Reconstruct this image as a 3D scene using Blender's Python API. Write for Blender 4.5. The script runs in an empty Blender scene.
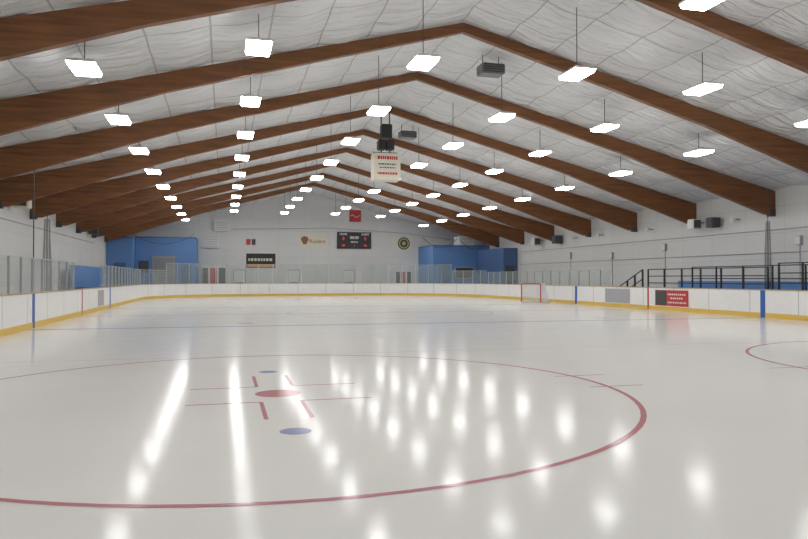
import bpy, bmesh, math, random
from mathutils import Vector, Matrix
random.seed(4)
S = bpy.context.scene
COL = S.collection
try:
    S.view_settings.view_transform = 'Standard'
except Exception: pass

# ------------------------------------------------------------ materials
def mat(name, col, rough=0.6, metal=0.0, var=0.06, scale=4.0, bump=0.0, bscale=40, emis=None, spec=0.5):
    m = bpy.data.materials.new(name); m.use_nodes = True
    nt = m.node_tree; b = nt.nodes['Principled BSDF']
    b.inputs['Roughness'].default_value = rough
    b.inputs['Metallic'].default_value = metal
    b.inputs['Specular IOR Level'].default_value = spec
    tc = nt.nodes.new('ShaderNodeTexCoord')
    n = nt.nodes.new('ShaderNodeTexNoise'); n.inputs['Scale'].default_value = scale
    n.inputs['Detail'].default_value = 4
    nt.links.new(tc.outputs['Object'], n.inputs['Vector'])
    mx = nt.nodes.new('ShaderNodeMix'); mx.data_type = 'RGBA'
    mx.inputs[6].default_value = (*[max(0, c*(1-var)) for c in col], 1)
    mx.inputs[7].default_value = (*[min(1, c*(1+var)) for c in col], 1)
    nt.links.new(n.outputs['Fac'], mx.inputs[0])
    nt.links.new(mx.outputs[2], b.inputs['Base Color'])
    if bump:
        n2 = nt.nodes.new('ShaderNodeTexNoise'); n2.inputs['Scale'].default_value = bscale
        nt.links.new(tc.outputs['Object'], n2.inputs['Vector'])
        bp = nt.nodes.new('ShaderNodeBump'); bp.inputs['Strength'].default_value = bump
        bp.inputs['Distance'].default_value = 0.02
        nt.links.new(n2.outputs['Fac'], bp.inputs['Height'])
        nt.links.new(bp.outputs['Normal'], b.inputs['Normal'])
    if emis:
        b.inputs['Emission Color'].default_value = (*emis[0], 1)
        b.inputs['Emission Strength'].default_value = emis[1]
    return m

def ice_like(name, col, var=0.03):
    m = bpy.data.materials.new(name); m.use_nodes = True
    nt = m.node_tree; b = nt.nodes['Principled BSDF']
    b.inputs['IOR'].default_value = 1.31
    b.inputs['Specular IOR Level'].default_value = 0.06
    tc = nt.nodes.new('ShaderNodeNewGeometry')
    n = nt.nodes.new('ShaderNodeTexNoise'); n.inputs['Scale'].default_value = 0.35; n.inputs['Detail'].default_value = 5
    nt.links.new(tc.outputs['Position'], n.inputs['Vector'])
    mx = nt.nodes.new('ShaderNodeMix'); mx.data_type = 'RGBA'
    mx.inputs[6].default_value = (*[c*(1-var) for c in col], 1)
    mx.inputs[7].default_value = (*[min(1, c*(1+var)) for c in col], 1)
    nt.links.new(n.outputs['Fac'], mx.inputs[0])
    nt.links.new(mx.outputs[2], b.inputs['Base Color'])
    # skate scratches: fine wavy roughness + bump
    n3 = nt.nodes.new('ShaderNodeTexNoise'); n3.inputs['Scale'].default_value = 1.6; n3.inputs['Detail'].default_value = 8
    n3.inputs['Roughness'].default_value = 0.7
    nt.links.new(tc.outputs['Position'], n3.inputs['Vector'])
    mr = nt.nodes.new('ShaderNodeMapRange')
    mr.inputs['From Min'].default_value = 0.3; mr.inputs['From Max'].default_value = 0.7
    mr.inputs['To Min'].default_value = 0.09; mr.inputs['To Max'].default_value = 0.14
    nt.links.new(n3.outputs['Fac'], mr.inputs['Value'])
    nt.links.new(mr.outputs['Result'], b.inputs['Roughness'])
    bp = nt.nodes.new('ShaderNodeBump'); bp.inputs['Strength'].default_value = 0.05; bp.inputs['Distance'].default_value = 0.01
    nt.links.new(n3.outputs['Fac'], bp.inputs['Height'])
    nt.links.new(bp.outputs['Normal'], b.inputs['Normal'])
    return m

M_ice = ice_like('ice', (0.715, 0.705, 0.68))
M_red_ice = ice_like('ice_red_paint', (0.48, 0.22, 0.24))
M_faint = ice_like('ice_faint_red', (0.60, 0.49, 0.48))
M_blue_ice = ice_like('ice_blue_paint', (0.30, 0.32, 0.50))
M_bline = ice_like('ice_blue_line', (0.38, 0.43, 0.54))
M_conc = mat('concrete', (0.30, 0.29, 0.28), 0.8, bump=0.2)
M_wall = mat('painted_wall', (0.68, 0.68, 0.67), 0.7, var=0.05, scale=0.6)
M_white = mat('white_paint', (0.75, 0.75, 0.73), 0.5)
M_board = mat('board_white', (0.80, 0.80, 0.79), 0.35)
M_yel = mat('yellow_plastic', (0.70, 0.47, 0.09), 0.45)
M_cap = mat('cap_rail', (0.42, 0.33, 0.20), 0.5)
M_bluep = mat('blue_plastic', (0.03, 0.12, 0.42), 0.5)
M_redp = mat('red_plastic', (0.50, 0.04, 0.04), 0.5)
M_bluewall = mat('blue_wall', (0.12, 0.26, 0.55), 0.6)
M_bluedark = mat('blue_wall_dark', (0.07, 0.14, 0.30), 0.6)
M_black = mat('black_metal', (0.02, 0.02, 0.022), 0.5)
M_dark = mat('dark_grey', (0.07, 0.07, 0.075), 0.6)
M_alu = mat('aluminium', (0.50, 0.51, 0.52), 0.4, 0.6)
M_grey = mat('grey_panel', (0.38, 0.38, 0.40), 0.6)
M_gal = mat('galvanised', (0.22, 0.23, 0.24), 0.5, 0.5)
M_lens = mat('lamp_lens', (0.9, 0.9, 0.9), 0.4, emis=((1.0, 0.985, 0.965), 27))
M_gold = mat('gold_ring', (0.55, 0.45, 0.18), 0.5)
M_green = mat('dark_green', (0.05, 0.09, 0.06), 0.6)
M_brown = mat('brown_print', (0.28, 0.12, 0.05), 0.6)
M_orange = mat('orange_print', (0.75, 0.30, 0.05), 0.6)
M_led = mat('red_led', (0.5, 0.05, 0.03), 0.5, emis=((1, 0.15, 0.08), 0.6))
M_ledw = mat('white_led', (0.8, 0.8, 0.8), 0.5, emis=((1, 1, 0.9), 0.2))
M_cream = mat('cream_banner', (0.72, 0.69, 0.58), 0.7)
M_net = mat('net_cord', (0.75, 0.75, 0.75), 0.8)

# board seams via UV
def add_seams(m, period, width):
    nt = m.node_tree; b = nt.nodes['Principled BSDF']
    src = b.inputs['Base Color'].links[0].from_socket
    uv = nt.nodes.new('ShaderNodeUVMap'); sx = nt.nodes.new('ShaderNodeSeparateXYZ')
    nt.links.new(uv.outputs[0], sx.inputs[0])
    mo = nt.nodes.new('ShaderNodeMath'); mo.operation = 'MODULO'; mo.inputs[1].default_value = period
    nt.links.new(sx.outputs[0], mo.inputs[0])
    lt = nt.nodes.new('ShaderNodeMath'); lt.operation = 'LESS_THAN'; lt.inputs[1].default_value = width
    nt.links.new(mo.outputs[0], lt.inputs[0])
    mx = nt.nodes.new('ShaderNodeMix'); mx.data_type = 'RGBA'
    mx.inputs[7].default_value = (0.42, 0.42, 0.42, 1)
    nt.links.new(lt.outputs[0], mx.inputs[0]); nt.links.new(src, mx.inputs[6])
    nt.links.new(mx.outputs[2], b.inputs['Base Color'])
add_seams(M_board, 2.44, 0.035)

# block wall courses
def block_wall(m):
    nt = m.node_tree; b = nt.nodes['Principled BSDF']
    g = nt.nodes.new('ShaderNodeNewGeometry')
    sx = nt.nodes.new('ShaderNodeSeparateXYZ'); nt.links.new(g.outputs['Position'], sx.inputs[0])
    ad = nt.nodes.new('ShaderNodeMath'); nt.links.new(sx.outputs[0], ad.inputs[0]); nt.links.new(sx.outputs[1], ad.inputs[1])
    cb = nt.nodes.new('ShaderNodeCombineXYZ'); nt.links.new(ad.outputs[0], cb.inputs[0]); nt.links.new(sx.outputs[2], cb.inputs[1])
    br = nt.nodes.new('ShaderNodeTexBrick'); br.inputs['Scale'].default_value = 1
    br.inputs['Brick Width'].default_value = 2.4; br.inputs['Row Height'].default_value = 1.2
    br.inputs['Mortar Size'].default_value = 0.015
    br.inputs['Color1'].default_value = (1, 1, 1, 1); br.inputs['Color2'].default_value = (.96, .96, .96, 1)
    br.inputs['Mortar'].default_value = (.84, .84, .84, 1)
    br.offset = 0.0
    nt.links.new(cb.outputs[0], br.inputs['Vector'])
    src = b.inputs['Base Color'].links[0].from_socket
    mx = nt.nodes.new('ShaderNodeMix'); mx.data_type = 'RGBA'; mx.blend_type = 'MULTIPLY'; mx.inputs[0].default_value = 1
    nt.links.new(src, mx.inputs[6]); nt.links.new(br.outputs['Color'], mx.inputs[7])
    nt.links.new(mx.outputs[2], b.inputs['Base Color'])
block_wall(M_wall)

# wood
M_wood = bpy.data.materials.new('glulam_wood'); M_wood.use_nodes = True
nt = M_wood.node_tree; b = nt.nodes['Principled BSDF']; b.inputs['Roughness'].default_value = 0.5
tc = nt.nodes.new('ShaderNodeTexCoord'); mp = nt.nodes.new('ShaderNodeMapping')
mp.inputs['Scale'].default_value = (0.35, 1, 5)
nt.links.new(tc.outputs['Object'], mp.inputs[0])
n = nt.nodes.new('ShaderNodeTexNoise'); n.inputs['Scale'].default_value = 2.0; n.inputs['Detail'].default_value = 6
nt.links.new(mp.outputs[0], n.inputs['Vector'])
cr = nt.nodes.new('ShaderNodeValToRGB')
cr.color_ramp.elements[0].position = 0.25; cr.color_ramp.elements[0].color = (0.11, 0.040, 0.013, 1)
cr.color_ramp.elements[1].position = 0.8; cr.color_ramp.elements[1].color = (0.28, 0.112, 0.036, 1)
nt.links.new(n.outputs['Fac'], cr.inputs[0]); nt.links.new(cr.outputs[0], b.inputs['Base Color'])

# ceiling membrane
M_ceil = bpy.data.materials.new('insulation_vinyl'); M_ceil.use_nodes = True
nt = M_ceil.node_tree; b = nt.nodes['Principled BSDF']; b.inputs['Roughness'].default_value = 0.38
g = nt.nodes.new('ShaderNodeNewGeometry')
mp = nt.nodes.new('ShaderNodeMapping'); mp.inputs['Scale'].default_value = (0.6, 3.2, 1)
nt.links.new(g.outputs['Position'], mp.inputs[0])
n = nt.nodes.new('ShaderNodeTexNoise'); n.inputs['Scale'].default_value = 1.3; n.inputs['Detail'].default_value = 5; n.inputs['Distortion'].default_value = 0.6
nt.links.new(mp.outputs[0], n.inputs['Vector'])
bp = nt.nodes.new('ShaderNodeBump'); bp.inputs['Strength'].default_value = 1.0; bp.inputs['Distance'].default_value = 0.3
nt.links.new(n.outputs['Fac'], bp.inputs['Height']); nt.links.new(bp.outputs['Normal'], b.inputs['Normal'])
sx = nt.nodes.new('ShaderNodeSeparateXYZ'); nt.links.new(g.outputs['Position'], sx.inputs[0])
def seam(sock, period, width):
    mo = nt.nodes.new('ShaderNodeMath'); mo.operation = 'PINGPONG'; mo.inputs[1].default_value = period/2
    nt.links.new(sock, mo.inputs[0])
    lt = nt.nodes.new('ShaderNodeMath'); lt.operation = 'LESS_THAN'; lt.inputs[1].default_value = width
    nt.links.new(mo.outputs[0], lt.inputs[0]); return lt.outputs[0]
s1 = seam(sx.outputs[1], 1.833, 0.025)
sb_ = nt.nodes.new('ShaderNodeMath'); sb_.operation = 'SUBTRACT'; sb_.inputs[1].default_value = 7.4
nt.links.new(sx.outputs[0], sb_.inputs[0])
s2 = seam(sb_.outputs[0], 1.55, 0.025)
mxm = nt.nodes.new('ShaderNodeMath'); mxm.operation = 'MAXIMUM'; nt.links.new(s1, mxm.inputs[0]); nt.links.new(s2, mxm.inputs[1])
mx = nt.nodes.new('ShaderNodeMix'); mx.data_type = 'RGBA'
mx.inputs[6].default_value = (0.79, 0.80, 0.81, 1); mx.inputs[7].default_value = (0.48, 0.48, 0.48, 1)
nt.links.new(mxm.outputs[0], mx.inputs[0]); nt.links.new(mx.outputs[2], b.inputs['Base Color'])

def transp(name, col, fac, rough=0.05):
    m = bpy.data.materials.new(name); m.use_nodes = True
    nt = m.node_tree; nt.nodes.clear()
    o = nt.nodes.new('ShaderNodeOutputMaterial'); mix = nt.nodes.new('ShaderNodeMixShader')
    t = nt.nodes.new('ShaderNodeBsdfTransparent'); p = nt.nodes.new('ShaderNodeBsdfPrincipled')
    p.inputs['Base Color'].default_value = (*col, 1); p.inputs['Roughness'].default_value = rough
    n = nt.nodes.new('ShaderNodeTexNoise'); n.inputs['Scale'].default_value = 3
    mr = nt.nodes.new('ShaderNodeMapRange'); mr.inputs['To Min'].default_value = fac*0.8; mr.inputs['To Max'].default_value = fac*1.2
    nt.links.new(n.outputs['Fac'], mr.inputs['Value']); nt.links.new(mr.outputs['Result'], mix.inputs[0])
    nt.links.new(t.outputs[0], mix.inputs[1]); nt.links.new(p.outputs[0], mix.inputs[2]); nt.links.new(mix.outputs[0], o.inputs[0])
    return m
M_glass = transp('rink_glass', (0.38, 0.44, 0.42), 0.20)
M_netdark = transp('dark_netting', (0.12, 0.12, 0.13), 0.22, 0.8)

# ------------------------------------------------------------ builders
def link(o, parent=None):
    COL.objects.link(o)
    if parent:
        o.parent = parent
        o.location = Vector(o.location) - Vector(parent.location)
    return o
def thing(name, loc, label, cat, group=None):
    e = bpy.data.objects.new(name, None); e.location = loc; e.empty_display_size = 0.2
    COL.objects.link(e); e['label'] = label; e['category'] = cat
    if group: e['group'] = group
    return e
def tag(o, label, cat, group=None):
    o['label'] = label; o['category'] = cat
    if group: o['group'] = group
    return o
def meshobj(name, verts, faces, m, parent=None, loc=(0, 0, 0), smooth=False, flip=True):
    me = bpy.data.meshes.new(name)
    me.from_pydata([Vector(v)-Vector(loc) for v in verts], [], faces); me.update()
    if flip:
        bm = bmesh.new(); bm.from_mesh(me); bmesh.ops.recalc_face_normals(bm, faces=bm.faces); bm.to_mesh(me); bm.free()
    if m: me.materials.append(m)
    if smooth:
        for p in me.polygons: p.use_smooth = True
    o = bpy.data.objects.new(name, me); o.location = loc
    return link(o, parent)
def box(name, a, c, m, parent=None, bevel=0.0):
    a, c = Vector(a), Vector(c); ctr = (a+c)/2; d = (c-a)/2
    bm = bmesh.new(); bmesh.ops.create_cube(bm, size=2)
    for v in bm.verts: v.co = Vector((v.co.x*abs(d.x), v.co.y*abs(d.y), v.co.z*abs(d.z)))
    if bevel: bmesh.ops.bevel(bm, geom=bm.edges[:], offset=bevel, segments=2, affect='EDGES')
    me = bpy.data.meshes.new(name); bm.to_mesh(me); bm.free(); me.materials.append(m)
    o = bpy.data.objects.new(name, me); o.location = ctr
    return link(o, parent)
def tube(name, pts, r, m, parent=None, seg=8, closed=False):
    pts = [Vector(p) for p in pts]; n = len(pts); V = []; F = []
    for i, p in enumerate(pts):
        if closed: t = pts[(i+1) % n]-pts[i-1]
        else: t = pts[min(i+1, n-1)]-pts[max(i-1, 0)]
        t.normalize(); up = Vector((0, 0, 1)) if abs(t.z) < 0.9 else Vector((1, 0, 0))
        a = t.cross(up).normalized(); bb = t.cross(a)
        for k in range(seg):
            th = 2*math.pi*k/seg; V.append(p+r*(math.cos(th)*a+math.sin(th)*bb))
    for i in range(n if closed else n-1):
        for k in range(seg):
            j = (i+1) % n
            F.append((i*seg+k, i*seg+(k+1) % seg, j*seg+(k+1) % seg, j*seg+k))
    if not closed:
        F.append(tuple(range(seg))); F.append(tuple((n-1)*seg+k for k in range(seg)))
    c = sum(pts, Vector())/n
    return meshobj(name, V, F, m, parent, loc=c, smooth=False)
def prism(name, poly_xz, y0, y1, m, parent=None):
    n = len(poly_xz)
    V = [(x, y0, z) for x, z in poly_xz]+[(x, y1, z) for x, z in poly_xz]
    F = [tuple(range(n)), tuple(range(2*n-1, n-1, -1))]+[(i, (i+1) % n, n+(i+1) % n, n+i) for i in range(n)]
    c = Vector((sum(p[0] for p in poly_xz)/n, (y0+y1)/2, sum(p[1] for p in poly_xz)/n))
    return meshobj(name, V, F, m, parent, loc=c)
def text(name, s, size, m, parent, loc, rot=(math.pi/2, 0, 0), depth=0.01):
    cu = bpy.data.curves.new(name, 'FONT'); cu.body = s; cu.size = size; cu.extrude = depth
    cu.align_x = 'CENTER'; cu.align_y = 'CENTER'
    t = bpy.data.objects.new(name+'_tmp', cu); COL.objects.link(t)
    bpy.context.view_layer.update()
    me = bpy.data.meshes.new_from_object(t.evaluated_get(bpy.context.evaluated_depsgraph_get()))
    bpy.data.objects.remove(t); me.materials.clear(); me.materials.append(m)
    o = bpy.data.objects.new(name, me); o.location = loc; o.rotation_euler = rot
    return link(o, parent)
def dup(root, loc, rotz=None):
    r = root.copy(); r.location = loc
    if rotz is not None: r.rotation_euler = (0, 0, rotz)
    COL.objects.link(r)
    for k in root.children:
        c = k.copy(); c.parent = r; COL.objects.link(c)
    return r
def struct(o): o['kind'] = 'structure'; return o

# ------------------------------------------------------------ shell
XL, XR, Y0, Y1 = -5.65, 20.3, -0.35, 61.1      # rink
WL, WR, YB, YN = -9.2, 24.3, 67.0, -6.0         # room
RX, RZ, SL = 7.4, 9.7, 0.25
def roof(x): return RZ-SL*abs(x-RX)
struct(box('floor', (WL-.3, YN-.3, -0.3), (WR+.3, YB+.3, 0.0), M_conc))
struct(box('wall_left', (WL-.25, YN, 0), (WL, YB, roof(WL)+.35), M_wall))
struct(box('wall_right', (WR, YN, 0), (WR+.25, YB, roof(WR)+.35), M_wall))
gp = [(WL, 0), (WR, 0), (WR, roof(WR)+.3), (RX, RZ+.3), (WL, roof(WL)+.3)]
struct(prism('wall_back', gp, YB, YB+.25, M_wall))
struct(prism('wall_near', gp, YN-.25, YN, M_wall))
# ceiling sheet with sag between purlins
V = []; F = []
nx, ny = 240, 300
xs = [WL-.2+(WR-WL+.4)*i/nx for i in range(nx+1)]
ys = [YN-.2+(YB-YN+.4)*j/ny for j in range(ny+1)]
for y in ys:
    for x in xs:
        u = abs(x-RX)
        sag = 0.13*abs(math.sin(math.pi*u/1.55))
        sag2 = 0.07*abs(math.sin(math.pi*y/1.833))
        V.append((x, y, RZ+.2-SL*u-sag*(0.7+0.3*math.sin(y*1.7+x))-sag2+random.uniform(-.008, .008)))
for j in range(ny):
    for i in range(nx):
        a = j*(nx+1)+i; F.append((a, a+1, a+nx+2, a+nx+1))
ce = struct(meshobj('ceiling', V, F, M_ceil, smooth=True))

# ------------------------------------------------------------ glulam frames
def frame(y):
    e = thing('roof_beam', (RX, y, RZ-.3), 'tapered brown glulam roof beam spanning wall to wall under the white ceiling', 'beam', 'glulam roof beams')
    w = .1
    for sgn, W in ((1, WR), (-1, WL)):
        hx = W-sgn*.01
        poly = [(RX, RZ+.02), (hx, roof(hx)+.02), (hx, roof(hx)-1.05), (hx-sgn*.5, roof(hx)-1.03),
                (RX+sgn*9, RZ-SL*9-.54), (RX+sgn*4, RZ-SL*4-.38), (RX, RZ-.28)]
        prism('rafter', poly, y-w, y+w, M_wood, e)
        box('wall_bracket', (hx-sgn*.3, y-w-.02, roof(hx)-1.12), (hx, y+w+.02, roof(hx)-.8), M_dark, e)
FY = [21.2+5.5*k for k in range(-4, 8)]
for y in FY: frame(y)

# ------------------------------------------------------------ lamps
def make_lamp(loc, top):
    e = thing('pendant_light', loc, 'lit white rectangular high-bay light hanging on a thin rod', 'light', 'hanging rink lights')
    x, y, z = loc
    V = []
    for hx, hy, zz in ((.28, .47, z), (.31, .50, z+.08)):
        V += [(x-hx, y-hy, zz), (x+hx, y-hy, zz), (x+hx, y+hy, zz), (x-hx, y+hy, zz)]
    F = [(0, 1, 2, 3), (4, 5, 6, 7)]
    for i in range(4): F.append((i, (i+1) % 4, 4+(i+1) % 4, 4+i))
    meshobj('lens', V, F, M_lens, e, loc=(x, y, z+.05))
    V = []
    for hx, hy, zz in ((.315, .505, z+.082), (.315, .505, z+.13), (.28, .47, z+.16)):
        V += [(x-hx, y-hy, zz), (x+hx, y-hy, zz), (x+hx, y+hy, zz), (x-hx, y+hy, zz)]
    F = [(0, 1, 2, 3), (8, 9, 10, 11)]
    for k in (0, 4):
        for i in range(4): F.append((k+i, k+(i+1) % 4, k+4+(i+1) % 4, k+4+i))
    meshobj('housing', V, F, M_white, e, loc=(x, y, z+.14))
    box('ballast_box', (x-.1, y-.25, z+.16), (x+.1, y+.25, z+.23), M_grey, e, .01)
    tube('hanging_rod', [(x, y, z+.22), (x, y, top)], .012, M_dark, e, seg=6)
    return e
rows = [(-3.2, 6.43), (.82, 7.25), (5.1, 7.2), (9.6, 7.23), (13.7, 7.08), (17.75, 6.33)]
LY = [17.8+5.5*k for k in range(-3, 9)]
for X, Z in rows:
    p = make_lamp((X, LY[0], Z), roof(X)+.1)
    for y in LY[1:]: dup(p, (X, y, Z))

# ------------------------------------------------------------ ice + markings
def rrect(off=0, n=14):
    R = 8.5+off; pts = []
    for cx, cy, a0 in ((XR-8.5, Y1-8.5, 0), (XL+8.5, Y1-8.5, 90), (XL+8.5, Y0+8.5, 180), (XR-8.5, Y0+8.5, 270)):
        for k in range(n+1):
            a = math.radians(a0+90*k/n); pts.append((cx+R*math.cos(a), cy+R*math.sin(a)))
    return pts
ip = rrect(0)
ICE = meshobj('ice_sheet', [(x, y, .012) for x, y in ip]+[(x, y, .001) for x, y in ip],
    [tuple(range(len(ip))), tuple(range(2*len(ip)-1, len(ip)-1, -1))]+[(i, (i+1) % len(ip), len(ip)+(i+1) % len(ip), len(ip)+i) for i in range(len(ip))], M_ice)
tag(ICE, 'glossy white ice sheet with painted hockey and ringette markings', 'ice')
zi = .0145
def up(name, V, F, m, loc): # faces wound counter-clockwise: normals up
    return meshobj(name, V, F, m, ICE, loc=loc, flip=False)
def ring(name, cx, cy, r0, r1, m, n=96, z=zi):
    V = []; F = []
    for k in range(n):
        a = 2*math.pi*k/n
        V += [(cx+r0*math.cos(a), cy+r0*math.sin(a), z), (cx+r1*math.cos(a), cy+r1*math.sin(a), z)]
    for k in range(n):
        j = (k+1) % n; F.append((2*k, 2*k+1, 2*j+1, 2*j))
    up(name, V, F, m, (cx, cy, z))
def disc(name, cx, cy, r, m, n=40, z=zi):
    up(name, [(cx+r*math.cos(2*math.pi*k/n), cy+r*math.sin(2*math.pi*k/n), z) for k in range(n)], [tuple(range(n))], m, (cx, cy, z))
def stripe(name, x0, y0, x1, y1, m, z=zi):
    up(name, [(x0, y0, z), (x1, y0, z), (x1, y1, z), (x0, y1, z)], [(0, 1, 2, 3)], m, ((x0+x1)/2, (y0+y1)/2, z))
def hwid(y):
    d = max(0, abs(y-(Y0+Y1)/2)-((Y1-Y0)/2-8.5)); return 8.5-math.sqrt(max(0, 8.5**2-d*d))
for cx in (.7, 14.15):
    for cy in (9.47, 51.3):
        ring('faceoff_circle', cx, cy, 4.58, 4.645, M_red_ice)
        disc('faceoff_dot', cx, cy, .3, M_red_ice)
        disc('ringette_dot', cx, cy+2.2, .15, M_blue_ice); disc('ringette_dot', cx, cy-2.38, .16, M_blue_ice)
        for sx in (1, -1):
            for sy in (1, -1):
                xx, yy = cx+sx*.25, cy+sy*.62
                stripe('faceoff_mark', min(xx, xx+sx*.9), yy-.022, max(xx, xx+sx*.9), yy+.022, M_red_ice)
                stripe('faceoff_mark', xx-.025, min(yy, yy+sy*1.1), xx+.025, max(yy, yy+sy*1.1), M_red_ice, zi+.001)
                a, c = cx+sx*4.3, cx+sx*5.15
                stripe('hash_mark', min(a, c), cy+sy*.55-.02, max(a, c), cy+sy*.55+.02, M_red_ice)
for y in (14.15, 46.7): stripe('ringette_line', XL, y-.02, XR, y+.02, M_faint, zi-.001)
for y in (22.9, 37.8): stripe('blue_line', XL, y-.15, XR, y+.15, M_bline, zi-.001)
stripe('centre_line', XL, 30.35, XR, 30.65, M_faint, zi-.001)
ring('centre_circle', 7.2, 30.5, 4.5, 4.57, M_faint)
for y in (3.1, 57.7):
    h = hwid(y); stripe('goal_line', XL+h, y-.025, XR-h, y+.025, M_red_ice, zi-.001)
for cx in (.7, 14.15):
    for cy in (24.4, 36.6): disc('neutral_dot', cx, cy, .3, M_faint)

# ------------------------------------------------------------ boards
def sweep(name, prof, m, parent):
    n = 14; k = len(prof); V = []; F = []; rings = [rrect(o, n) for o, z in prof]
    N = len(rings[0])
    for i in range(N):
        for j in range(k): V.append((*rings[j][i], prof[j][1]))
    for i in range(N):
        i2 = (i+1) % N
        for j in range(k): F.append((i*k+j, i*k+(j+1) % k, i2*k+(j+1) % k, i2*k+j))
    me = bpy.data.meshes.new(name); me.from_pydata(V, [], F); me.update()
    uv = me.uv_layers.new(name='UVMap'); s = [0]
    base = rings[0]
    for i in range(N): s.append(s[-1]+math.dist(base[i], base[(i+1) % N]))
    for fi, p in enumerate(me.polygons):
        i = fi//k
        for li in p.loop_indices:
            vi = me.loops[li].vertex_index
            uu = s[i] if vi//k == i else s[i+1]
            uv.data[li].uv = (uu+.6, V[vi][2])
    bm = bmesh.new(); bm.from_mesh(me); bmesh.ops.recalc_face_normals(bm, faces=bm.faces); bm.to_mesh(me); bm.free()
    me.materials.append(m)
    return link(bpy.data.objects.new(name, me), parent)
BD = thing('dasher_boards', (0, 0, 0), 'white dasher boards with yellow kick plate and tan cap rail', 'rink boards')
sweep('board_panel', [(0, 0), (.14, 0), (.14, 1.07), (0, 1.07)], M_board, BD)
sweep('kick_plate', [(-.012, .012), (-.001, .012), (-.001, .2), (-.012, .2)], M_yel, BD)
sweep('cap_rail', [(-.02, 1.07), (.16, 1.07), (.16, 1.11), (-.02, 1.11)], M_cap, BD)
for y, m, w in ((22.9, M_bluep, .12), (37.8, M_bluep, .12), (30.5, M_redp, .05)):
    box('line_stripe', (XL, y+.7-w, .02), (XL+.016, y+.7+w, 1.07), m, BD)
    box('line_stripe', (XR-.016, y-w, .02), (XR, y+w, 1.07), m, BD)

def board_ad(side, y0, y1, m, label):
    x = XR-.014 if side > 0 else XL+.014
    a = tag(box('board_advertisement', (x-.006, y0, .24), (x+.006, y1, .98), m), label, 'advertisement')
    return a
board_ad(1, 32.1, 34.5, M_grey, 'grey printed advertisement panel on the white boards')
board_ad(-1, 34.9, 36.5, M_grey, 'small grey advertisement panel on the white boards')
ra = board_ad(1, 27.4, 29.9, M_redp, 'red and dark advertisement with white lettering on the boards')
box('picture_area', (XR-.024, 29.0, .26), (XR-.02, 29.85, .96), M_dark, ra)
for (a, c, z) in ((27.6, 28.9, .78), (27.8, 28.7, .6), (27.55, 28.9, .4)):
    y = a
    while y < c:
        w = random.uniform(.07, .14); box('lettering', (XR-.026, y, z-.03), (XR-.021, min(y+w, c), z+.04), M_white, ra); y += w+.05

# ------------------------------------------------------------ glass panels
def glass_proto(h, loc, rz):
    e = thing('glass_panel', (0, 0, 0), 'clear rink glass panel with aluminium post standing on the boards', 'rink glass', 'rink glass panels')
    box('pane', (-.56, -.006, 1.12), (.55, .006, 1.11+h), M_glass, e)
    box('post', (.555, -.035, 1.11), (.605, .035, 1.13+h), M_alu, e)
    box('top_rail', (-.56, -.014, 1.10+h), (.555, .014, 1.125+h), M_alu, e)
    e.location = loc; e.rotation_euler = (0, 0, rz)
    return e
pl = []
def side(x, ya, yb, h):
    y = ya
    while y+1.22 <= yb+.01: pl.append((x, y+.61, math.pi/2, h)); y += 1.22
side(XL-.07, 14.0, 29.9, 1.05)
side(XL-.07, 36.0, 52.5, 1.05)
side(XR+.07, 34.0, 52.5, 0.9)
for cx, a0 in ((XR-8.5, 0), (XL+8.5, 90)):
    N = 11
    for k in range(N):
        a = math.radians(a0+90*(k+.5)/N)
        pl.append((cx+8.55*math.cos(a), Y1-8.5+8.55*math.sin(a), a+math.pi/2, 1.05 if abs(math.cos(a)) > .85 else 1.6))
x = XL+8.5
while x+1.22 <= XR-8.5+.3: pl.append((x+.6, Y1+.07, math.pi, 1.6)); x += 1.22
protos = {}
for (x, y, r, h) in pl:
    if h not in protos: protos[h] = glass_proto(h, (x, y, 0), r)
    else: dup(protos[h], (x, y, 0), r)

# ------------------------------------------------------------ goals
def goal(x, y, rz, label):
    e = thing('hockey_goal', (0, 0, 0), label, 'goal')
    r = .035; W = .915; H = 1.22; z0 = .05
    tube('goal_frame', [(-W, 0, z0), (-W, 0, H-.06), (-W+.06, 0, H), (W-.06, 0, H), (W, 0, H-.06), (W, 0, z0)], r, M_redp, e, 8)
    tube('base_frame', [(-W, 0, z0), (-W*.95, .7, z0), (-.5, 1.1, z0), (.5, 1.1, z0), (W*.95, .7, z0), (W, 0, z0)], r*.8, M_white, e, 8)
    tube('top_frame', [(-W, 0, H), (-W*.85, .45, H), (-.3, .6, H), (.3, .6, H), (W*.85, .45, H), (W, 0, H)], r*.6, M_white, e, 8)
    nb = 18; nz = 12; V = []; F = []
    def lerp(a, c, t): return a+(c-a)*t
    bot = [(-W, 0), (-W*.95, .7), (-.5, 1.1), (.5, 1.1), (W*.95, .7), (W, 0)]
    top = [(-W, 0), (-W*.85, .45), (-.3, .6), (.3, .6), (W*.85, .45), (W, 0)]
    def at(pth, t):
        q = t*5; i = min(4, int(q)); f = q-i
        return (lerp(pth[i][0], pth[i+1][0], f), lerp(pth[i][1], pth[i+1][1], f))
    for j in range(nz+1):
        for i in range(nb*2+1):
            t = i/(nb*2); bx, by = at(bot, t); tx, ty = at(top, t); s = j/nz
            V.append((lerp(bx, tx, s), lerp(by, ty, s), lerp(z0, H, s)))
    w = nb*2+1
    for j in range(nz):
        for i in range(w-1): F.append((j*w+i, j*w+i+1, (j+1)*w+i+1, (j+1)*w+i))
    base = len(V)
    for j in range(7):
        for i in range(w):
            t = i/(w-1); tx, ty = at(top, t); V.append((tx, ty*j/6, H))
    for j in range(6):
        for i in range(w-1): F.append((base+j*w+i, base+j*w+i+1, base+(j+1)*w+i+1, base+(j+1)*w+i))
    net = meshobj('net', V, F, M_net, e)
    md = net.modifiers.new('w', 'WIREFRAME'); md.thickness = .02
    e.location = (x, y, 0); e.rotation_euler = (0, 0, rz)
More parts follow.
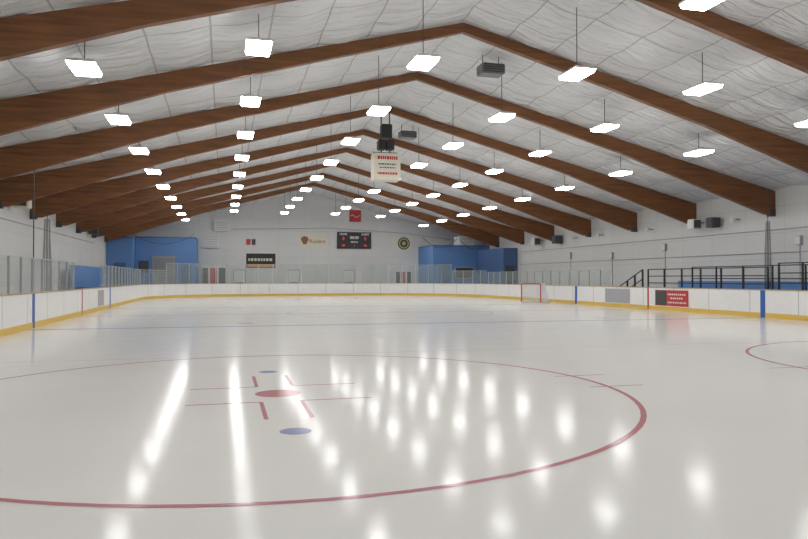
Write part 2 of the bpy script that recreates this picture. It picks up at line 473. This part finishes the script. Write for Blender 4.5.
goal(18.25, 39.7, -math.pi/2+.25, 'red steel hockey goal with white net parked beside the boards')

# ------------------------------------------------------------ far-end rooms
def room(a, c, m, label, trim=True):
    e = thing('corner_room', ((a[0]+c[0])/2, (a[1]+c[1])/2, 0), label, 'room')
    box('room_body', a, c, m, e)
    box('roof_edge', (a[0], a[1]-.04, c[2]), (c[0], c[1], c[2]+.12), M_bluedark, e)
    return e
r1 = room((-7.15, 62, 0), (-2.3, YB-.02, 4.9), M_bluewall, 'blue painted block room with grey roll-up shutter in rink corner')
box('shutter', (-5.7, 61.95, 0), (-4.1, 62, 3.2), M_grey, r1)
for z in [1.3+.2*k for k in range(10)]: box('shutter_slat', (-5.68, 61.93, z), (-4.12, 61.95, z+.03), M_dark, r1)
for a, c in ((-5.8, -5.7), (-4.1, -4.0)): box('shutter_guide', (a, 61.92, 0), (c, 62, 3.3), M_grey, r1)
box('shutter_hood', (-5.8, 61.85, 3.2), (-4.0, 62, 3.4), M_grey, r1)
box('doorway', (-3.5, 61.95, 0), (-2.7, 62, 2.7), M_bluedark, r1)
box('window_panel', (-6.9, 61.95, 2.0), (-6.1, 62, 3.0), M_dark, r1)
r2 = room((WL+.02, 60.5, 0), (-7.2, YB-.02, 4.8), M_bluewall, 'darker blue annex volume against the side wall')
box('doorway', (-8.6, 60.45, 0), (-7.7, 60.5, 2.8), M_bluedark, r2)
r3 = room((18.7, 62, 0), (WR-.02, YB-.02, 4.5), M_bluewall, 'blue painted block room in rink corner with white unit on top')
box('doorway', (19.3, 61.95, 0), (20.3, 62, 2.8), M_bluedark, r3)
box('window_frame', (20.8, 61.93, 1.5), (22.7, 61.96, 2.6), M_grey, r3)
box('window_panel', (20.9, 61.9, 1.6), (22.6, 61.93, 2.5), M_dark, r3)
r4 = room((23.0, 55.5, 0), (WR-.02, 61.9, 4.0), M_bluedark, 'dark blue narrow room along the side wall')
box('doorway', (23.2, 55.46, 0), (24.0, 55.5, 2.6), M_dark, r4)
ac = thing('air_handling_unit', (22.2, 63.2, 4.62), 'white air handling unit sitting on the blue room', 'air conditioner')
box('unit_body', (21.4, 62.4, 4.62), (22.9, 64, 5.5), M_white, ac, .04)
for k in range(5): box('louvre', (21.55, 62.37, 4.75+.13*k), (22.75, 62.4, 4.79+.13*k), M_grey, ac)

# ------------------------------------------------------------ back wall items
yb = YB-.004
sb = thing('scoreboard', (12.2, yb, 5.2), 'black electronic scoreboard with red digits on the white end wall', 'scoreboard')
box('scoreboard_body', (10.55, yb-.15, 4.4), (13.9, yb, 6.0), M_black, sb, .02)
fy = yb-.165
for s, xx, zz, sz, m in (('HOME', 11.15, 5.78, .26, M_ledw), ('GUEST', 13.3, 5.78, .26, M_ledw), ('PERIOD', 12.22, 5.02, .2, M_ledw),
                         ('00:00', 12.22, 5.45, .38, M_ledw), ('0', 11.15, 5.35, .4, M_led), ('0', 13.3, 5.35, .4, M_led), ('1', 12.22, 4.7, .3, M_led),
                         ('00', 11.15, 4.7, .3, M_led), ('00', 13.3, 4.7, .3, M_led)):
    text('lettering', s, sz, m, sb, (xx, fy, zz))
rs = thing('wall_sign', (12.3, yb, 7.6), 'square red sign with white wave mark high on end wall', 'sign')
box('sign_panel', (11.75, yb-.06, 7.0), (12.9, yb, 8.15), M_redp, rs, .02)
tube('wave_mark', [(11.85+.1*k, yb-.07, 7.55+.12*math.sin(k*.8)) for k in range(10)], .03, M_white, rs)
def banner(name, x0, x1, z0, z1, m, label, cat='banner'):
    e = thing(name, ((x0+x1)/2, yb, (z0+z1)/2), label, cat)
    box('banner_panel', (x0, yb-.04, z0), (x1, yb, z1), m, e)
    return e
bn = banner('wall_banner', 7.0, 9.6, 4.45, 5.8, M_cream, 'cream banner with brown emblem and lettering on end wall')
text('lettering', 'Raiders', .52, M_brown, bn, (8.65, yb-.05, 5.05))
V = [(7.45+.33*math.cos(a)*(1+.2*math.sin(3*a)), yb-.055, 5.15+.4*math.sin(a)) for a in [k*math.pi/8 for k in range(16)]]
meshobj('emblem', V, [tuple(range(16))], M_brown, bn, loc=(7.45, yb-.055, 5.15))
bn = banner('wall_banner', 2.0, 4.7, 2.5, 3.85, M_black, 'black banner with orange stripe and pale lettering on end wall')
box('stripe', (2.1, yb-.055, 2.6), (4.6, yb-.045, 2.85), M_orange, bn)
x = 2.2
while x < 4.4:
    w = random.uniform(.14, .26); box('lettering', (x, yb-.055, 3.15), (x+w, yb-.045, 3.4), M_cream, bn); x += w+.08
bn = banner('wall_banner', 16.0, 17.95, 4.3, 5.65, M_cream, 'cream banner with dark round crest on end wall')
for rr, m, yy in ((.62, M_green, .05), (.5, M_gold, .06), (.4, M_green, .07), (.18, M_gold, .08)):
    meshobj('crest', [(17.2+rr*math.cos(k*math.pi/16), yb-yy, 4.97+rr*math.sin(k*math.pi/16)) for k in range(32)], [tuple(range(32))], m, bn, loc=(17.2, yb-yy, 4.97))
bn = banner('wall_plaque', 1.9, 2.95, 4.55, 5.3, M_cream, 'small plaque with red and dark blocks on end wall', 'sign')
box('block', (2.0, yb-.05, 4.65), (2.4, yb-.042, 5.2), M_redp, bn); box('block', (2.5, yb-.05, 4.65), (2.85, yb-.042, 5.2), M_dark, bn)
def vent(x0, x1, z0, z1, d=.25):
    e = thing('wall_vent', ((x0+x1)/2, yb, (z0+z1)/2), 'white louvred ventilation box mounted on end wall', 'vent', 'wall vents')
    box('vent_box', (x0, yb-d, z0), (x1, yb, z1), M_white, e, .02)
    k = z0+.12
    while k < z1-.1: box('louvre', (x0+.08, yb-d-.02, k), (x1-.08, yb-d, k+.05), M_grey, e); k += .16
vent(-.9, .4, 5.9, 6.9, .5); vent(-1.8, -.5, 4.3, 5.5)
# end wall conduit + drooping cables
tag(tube('conduit_pipe', [(.6, yb-.03, 6.1), (10, yb-.03, 6.35), (17, yb-.03, 6.0), (23, yb-.03, 5.3)], .03, M_grey), 'thin grey conduit running across the end wall', 'pipe')
def cable(p0, p1, sag, r=.025, m=None, label='drooping black cable strung across the wall'):
    p0, p1 = Vector(p0), Vector(p1)
    pts = [p0.lerp(p1, t/14)-Vector((0, 0, sag*4*(t/14)*(1-t/14))) for t in range(15)]
    return tag(tube('hanging_cable', pts, r, m or M_dark, seg=6), label, 'cable')
cable((-7.5, 61.6, 5.3), (-2.4, 61.6, 5.3), .9)
cable((17.6, 61.6, 5.3), (20.9, 61.6, 5.2), .9)
cable((21.1, 61.6, 5.2), (24, 61.6, 4.9), .8)
# dark booths behind glass
def booth(x0, x1, z1, label):
    e = thing('timekeeper_booth', ((x0+x1)/2, 64, 0), label, 'booth')
    box('booth_wall', (x0, 63.6, 0), (x1, 64.6, z1), M_white, e, .02)
    n = 3; w = (x1-x0)/n
    for k in range(n): box('dark_opening', (x0+k*w+.08, 63.57, z1*.35), (x0+(k+1)*w-.08, 63.6, z1-.15), M_black if k != 1 else M_redp, e)
booth(-2.0, .2, 2.6, 'white timekeeper booth with dark openings and a red panel')
booth(15.5, 17.1, 2.3, 'white booth with dark openings beside the blue room')
for x0 in (.9, 5.9, 11.2):
    d = thing('exit_door', (x0+.5, yb, 0), 'grey steel double door in the white end wall', 'door')
    box('door_frame', (x0-.08, yb-.05, 0), (x0+1.08, yb, 2.35), M_grey, d); box('door_leaf', (x0, yb-.09, 0), (x0+1, yb-.04, 2.25), M_white, d)
    box('push_bar', (x0+.1, yb-.15, 1.05), (x0+.9, yb-.09, 1.13), M_dark, d)

# ------------------------------------------------------------ hanging centre sign
cs = thing('hanging_sign', (7.4, 32.0, 9.3), 'white box sign with red lettering hung under a black speaker cluster', 'sign')
box('sign_box', (6.7, 31.55, 6.1), (7.95, 32.35, 7.35), M_cream, cs, .02)
for z0, a, c, m, h in ((7.05, 6.85, 7.8, M_redp, .15), (6.8, 6.9, 7.75, M_dark, .06), (6.64, 6.95, 7.7, M_dark, .05), (6.35, 6.85, 7.8, M_redp, .10)):
    x = a
    while x < c:
        w = random.uniform(.05, .12); box('lettering', (x, 31.53, z0), (min(x+w, c), 31.55, z0+h), m, cs); x += w+.035
box('speaker', (7.1, 31.75, 8.1), (7.6, 32.2, 8.75), M_black, cs, .03)
box('speaker', (6.95, 31.7, 7.55), (7.3, 32.2, 8.0), M_black, cs, .03)
box('speaker', (7.35, 31.7, 7.55), (7.7, 32.2, 8.0), M_black, cs, .03)
for dx in (-.2, .2): tube('hanger', [(7.32+dx, 31.98, 7.35), (7.32+dx, 31.98, 9.5)], .03, M_black, cs, 6)
tube('cross_bar', [(6.75, 31.98, 7.42), (7.9, 31.98, 7.42)], .04, M_black, cs, 6)
for y in (22.9, 34.4):
    h = thing('ceiling_heater', (9.0, y, 8.9), 'grey metal heater box hanging from the ceiling near ridge', 'heater', 'ceiling heaters')
    box('heater_body', (8.6, y-.3, 8.65), (9.45, y+.3, 9.0), M_gal, h, .03)
    for k in range(4): box('louvre', (8.66, y-.33, 8.69+.08*k), (9.39, y-.3, 8.72+.08*k), M_dark, h)
    for dx in (-.3, .3): tube('hanger', [(9.02+dx, y, 9.0), (9.02+dx, y, 9.35)], .015, M_dark, h, 6)

# ------------------------------------------------------------ speakers on walls
def speaker(x, y, z, s, m, label):
    e = thing('wall_speaker', (x, y, z), label, 'speaker')
    sg = 1 if x > 7 else -1
    box('speaker_body', (x-s/2, y-s/2, z-s/2), (x+s/2, y+s/2, z+s/2), m, e, .03)
    box('grille', (x-s*.4, y-s/2-.02, z-s*.4), (x+s*.4, y-s/2, z+s*.4), M_dark, e)
    W = WR if sg > 0 else WL
    tube('bracket', [(x, y, z), (W, y, z+.1)], .03, M_dark, e, 6)
speaker(23.9, 30.3, 4.35, .5, M_dark, 'dark wall speaker on bracket')
speaker(23.7, 31.5, 4.35, .5, M_white, 'white wall speaker with dark grille on bracket')
speaker(23.9, 47.4, 4.4, .6, M_dark, 'dark wall speaker on bracket')
speaker(23.7, 50.6, 4.4, .6, M_white, 'white wall speaker with dark grille on bracket')
speaker(-8.7, 34.2, 5.0, .7, M_cream, 'large pale wall speaker with dark grille')
speaker(-8.8, 52.5, 4.9, .6, M_dark, 'dark wall speaker on bracket')
for y in (28.9, 41.5, 36.0, 45.0):
    fl = thing('wall_floodlight', (23.9, y, 4.4), 'small round white floodlight on the wall', 'light', 'wall floodlights')
    box('lamp_body', (23.8, y-.12, 4.28), (24.0, y+.12, 4.52), M_white, fl, .04); box('lamp_arm', (24.0, y-.03, 4.37), (24.3, y+.03, 4.43), M_grey, fl)
for y, z in ((25.2, 3.2), (34.8, 3.3), (40.4, 3.0), (46.0, 3.2)):
    jb = thing('junction_box', (24.2, y, z), 'small grey electrical junction box with a conduit drop on the wall', 'electrical box', 'wall junction boxes')
    box('box_body', (24.15, y-.15, z-.2), (24.299, y+.15, z+.2), M_grey, jb, .01)
    box('box_cover', (24.13, y-.12, z-.17), (24.15, y+.12, z+.17), M_white, jb)
    tube('conduit_drop', [(24.27, y, z-.2), (24.27, y, .96 if y < 33 else .01)], .02, M_grey, jb, 6)
for (x, za) in ((WR-.026, 3.75), (WR-.026, 2.7), (WL+.026, 4.1)):
    tag(tube('conduit_pipe', [(x, 8, za), (x, 55, za)], .025, M_grey, seg=6), 'thin grey conduit running along side wall', 'pipe')

# bunched netting
def net_bunch(x, y, z0, z1, w):
    V = []; F = []; n = 16; L = 12
    for j in range(L+1):
        t = j/L; ww = w*(0.6+.4*math.sin(t*math.pi*.55))
        for i in range(n):
            a = 2*math.pi*i/n; r = ww*.5*(1+.28*math.cos(i*math.pi))
            V.append((x+r*math.cos(a), y+r*math.sin(a), z1+(z0-z1)*t))
    for j in range(L):
        for i in range(n): F.append((j*n+i, j*n+(i+1) % n, (j+1)*n+(i+1) % n, (j+1)*n+i))
    e = thing('bunched_netting', (x, y, z1), 'gathered dark safety netting hanging beside the beam end', 'netting')
    meshobj('netting', V, F, M_netdark, e, loc=(x, y, (z0+z1)/2))
    tube('rope', [(x, y, z0), (x, y, roof(x)-.2)], .02, M_dark, e, 6)
net_bunch(23.6, 26.3, .95, 4.1, .25)
net_bunch(-8.3, 37.1, 0.02, 4.4, .35)
tag(tube('hanging_rope', [(-6.4, 26.7, 0), (-6.4, 26.7, roof(-6.4)-.5)], .02, M_dark, seg=6), 'thin dark rope hanging from roof beam to floor', 'rope')

# ------------------------------------------------------------ right-side viewing platform and rails
pf = thing('bench_platform', (22.8, 28, 0), 'raised spectator platform with blue face behind the boards', 'platform')
box('platform_deck', (21.4, 19.5, 0), (24.2, 33.0, .95), M_bluedark, pf)
box('blue_backrest', (23.8, 20, .95), (24.0, 33, 1.4), M_bluewall, pf)
def railing(x, y0, y1, zb, zt, n, label, bars=3):
    e = thing('guard_railing', (x, (y0+y1)/2, zb), label, 'railing')
    for k in range(n+1):
        y = y0+(y1-y0)*k/n; box('post', (x-.03, y-.03, zb), (x+.03, y+.03, zt), M_black, e)
    for k in range(bars):
        z = zt-(zt-zb)*k/bars; tube('rail', [(x, y0, z), (x, y1, z)], .025, M_black, e, 6)
railing(21.7, 24.2, 32.6, .95, 2.0, 6, 'black steel guard railing along spectator platform')
railing(21.7, 20.0, 23.6, .95, 2.15, 3, 'black steel guard railing along spectator platform end')
railing(23.2, 22.0, 31.0, .95, 2.1, 5, 'black steel rear railing on spectator platform', 2)
e = thing('stair_railing', (21.7, 33.5, .0), 'black sloping stair railing beside the platform', 'railing')
for k in range(4):
    t = k/3; y = 33.1+2.2*t; z = 1.0-.9*t
    box('post', (21.66, y-.03, 0), (21.74, y+.03, z+1.0), M_black, e)
for dz in (.5, 1.0): tube('rail', [(21.7, 33.1, 1.0+dz), (21.7, 35.3, .1+dz)], .03, M_black, e, 6)
# left bench behind gap
pb = thing('players_bench', (-8.0, 49, 0), 'blue players bench shelter behind the boards', 'bench')
box('bench_back', (-8.6, 44, 0), (-8.4, 54, 2.3), M_bluewall, pb); box('bench_seat', (-8.4, 44, .9), (-7.9, 54, 1.0), M_bluedark, pb)
box('bench_base', (-8.4, 44, 0), (-8.0, 54, .9), M_bluedark, pb)

# ------------------------------------------------------------ world + camera
w = bpy.data.worlds.new('World'); S.world = w; w.use_nodes = True
w.node_tree.nodes['Background'].inputs[0].default_value = (0.8, 0.85, 0.9, 1)
w.node_tree.nodes['Background'].inputs[1].default_value = 0.3
cam = bpy.data.cameras.new('camera'); cam.sensor_width = 36; cam.lens = 700/808*36
co = bpy.data.objects.new('camera', cam); COL.objects.link(co)
co.location = (0, 0, 1.55)
co.rotation_euler = (math.radians(90+.7), 0, -math.atan(180/700))
S.camera = co
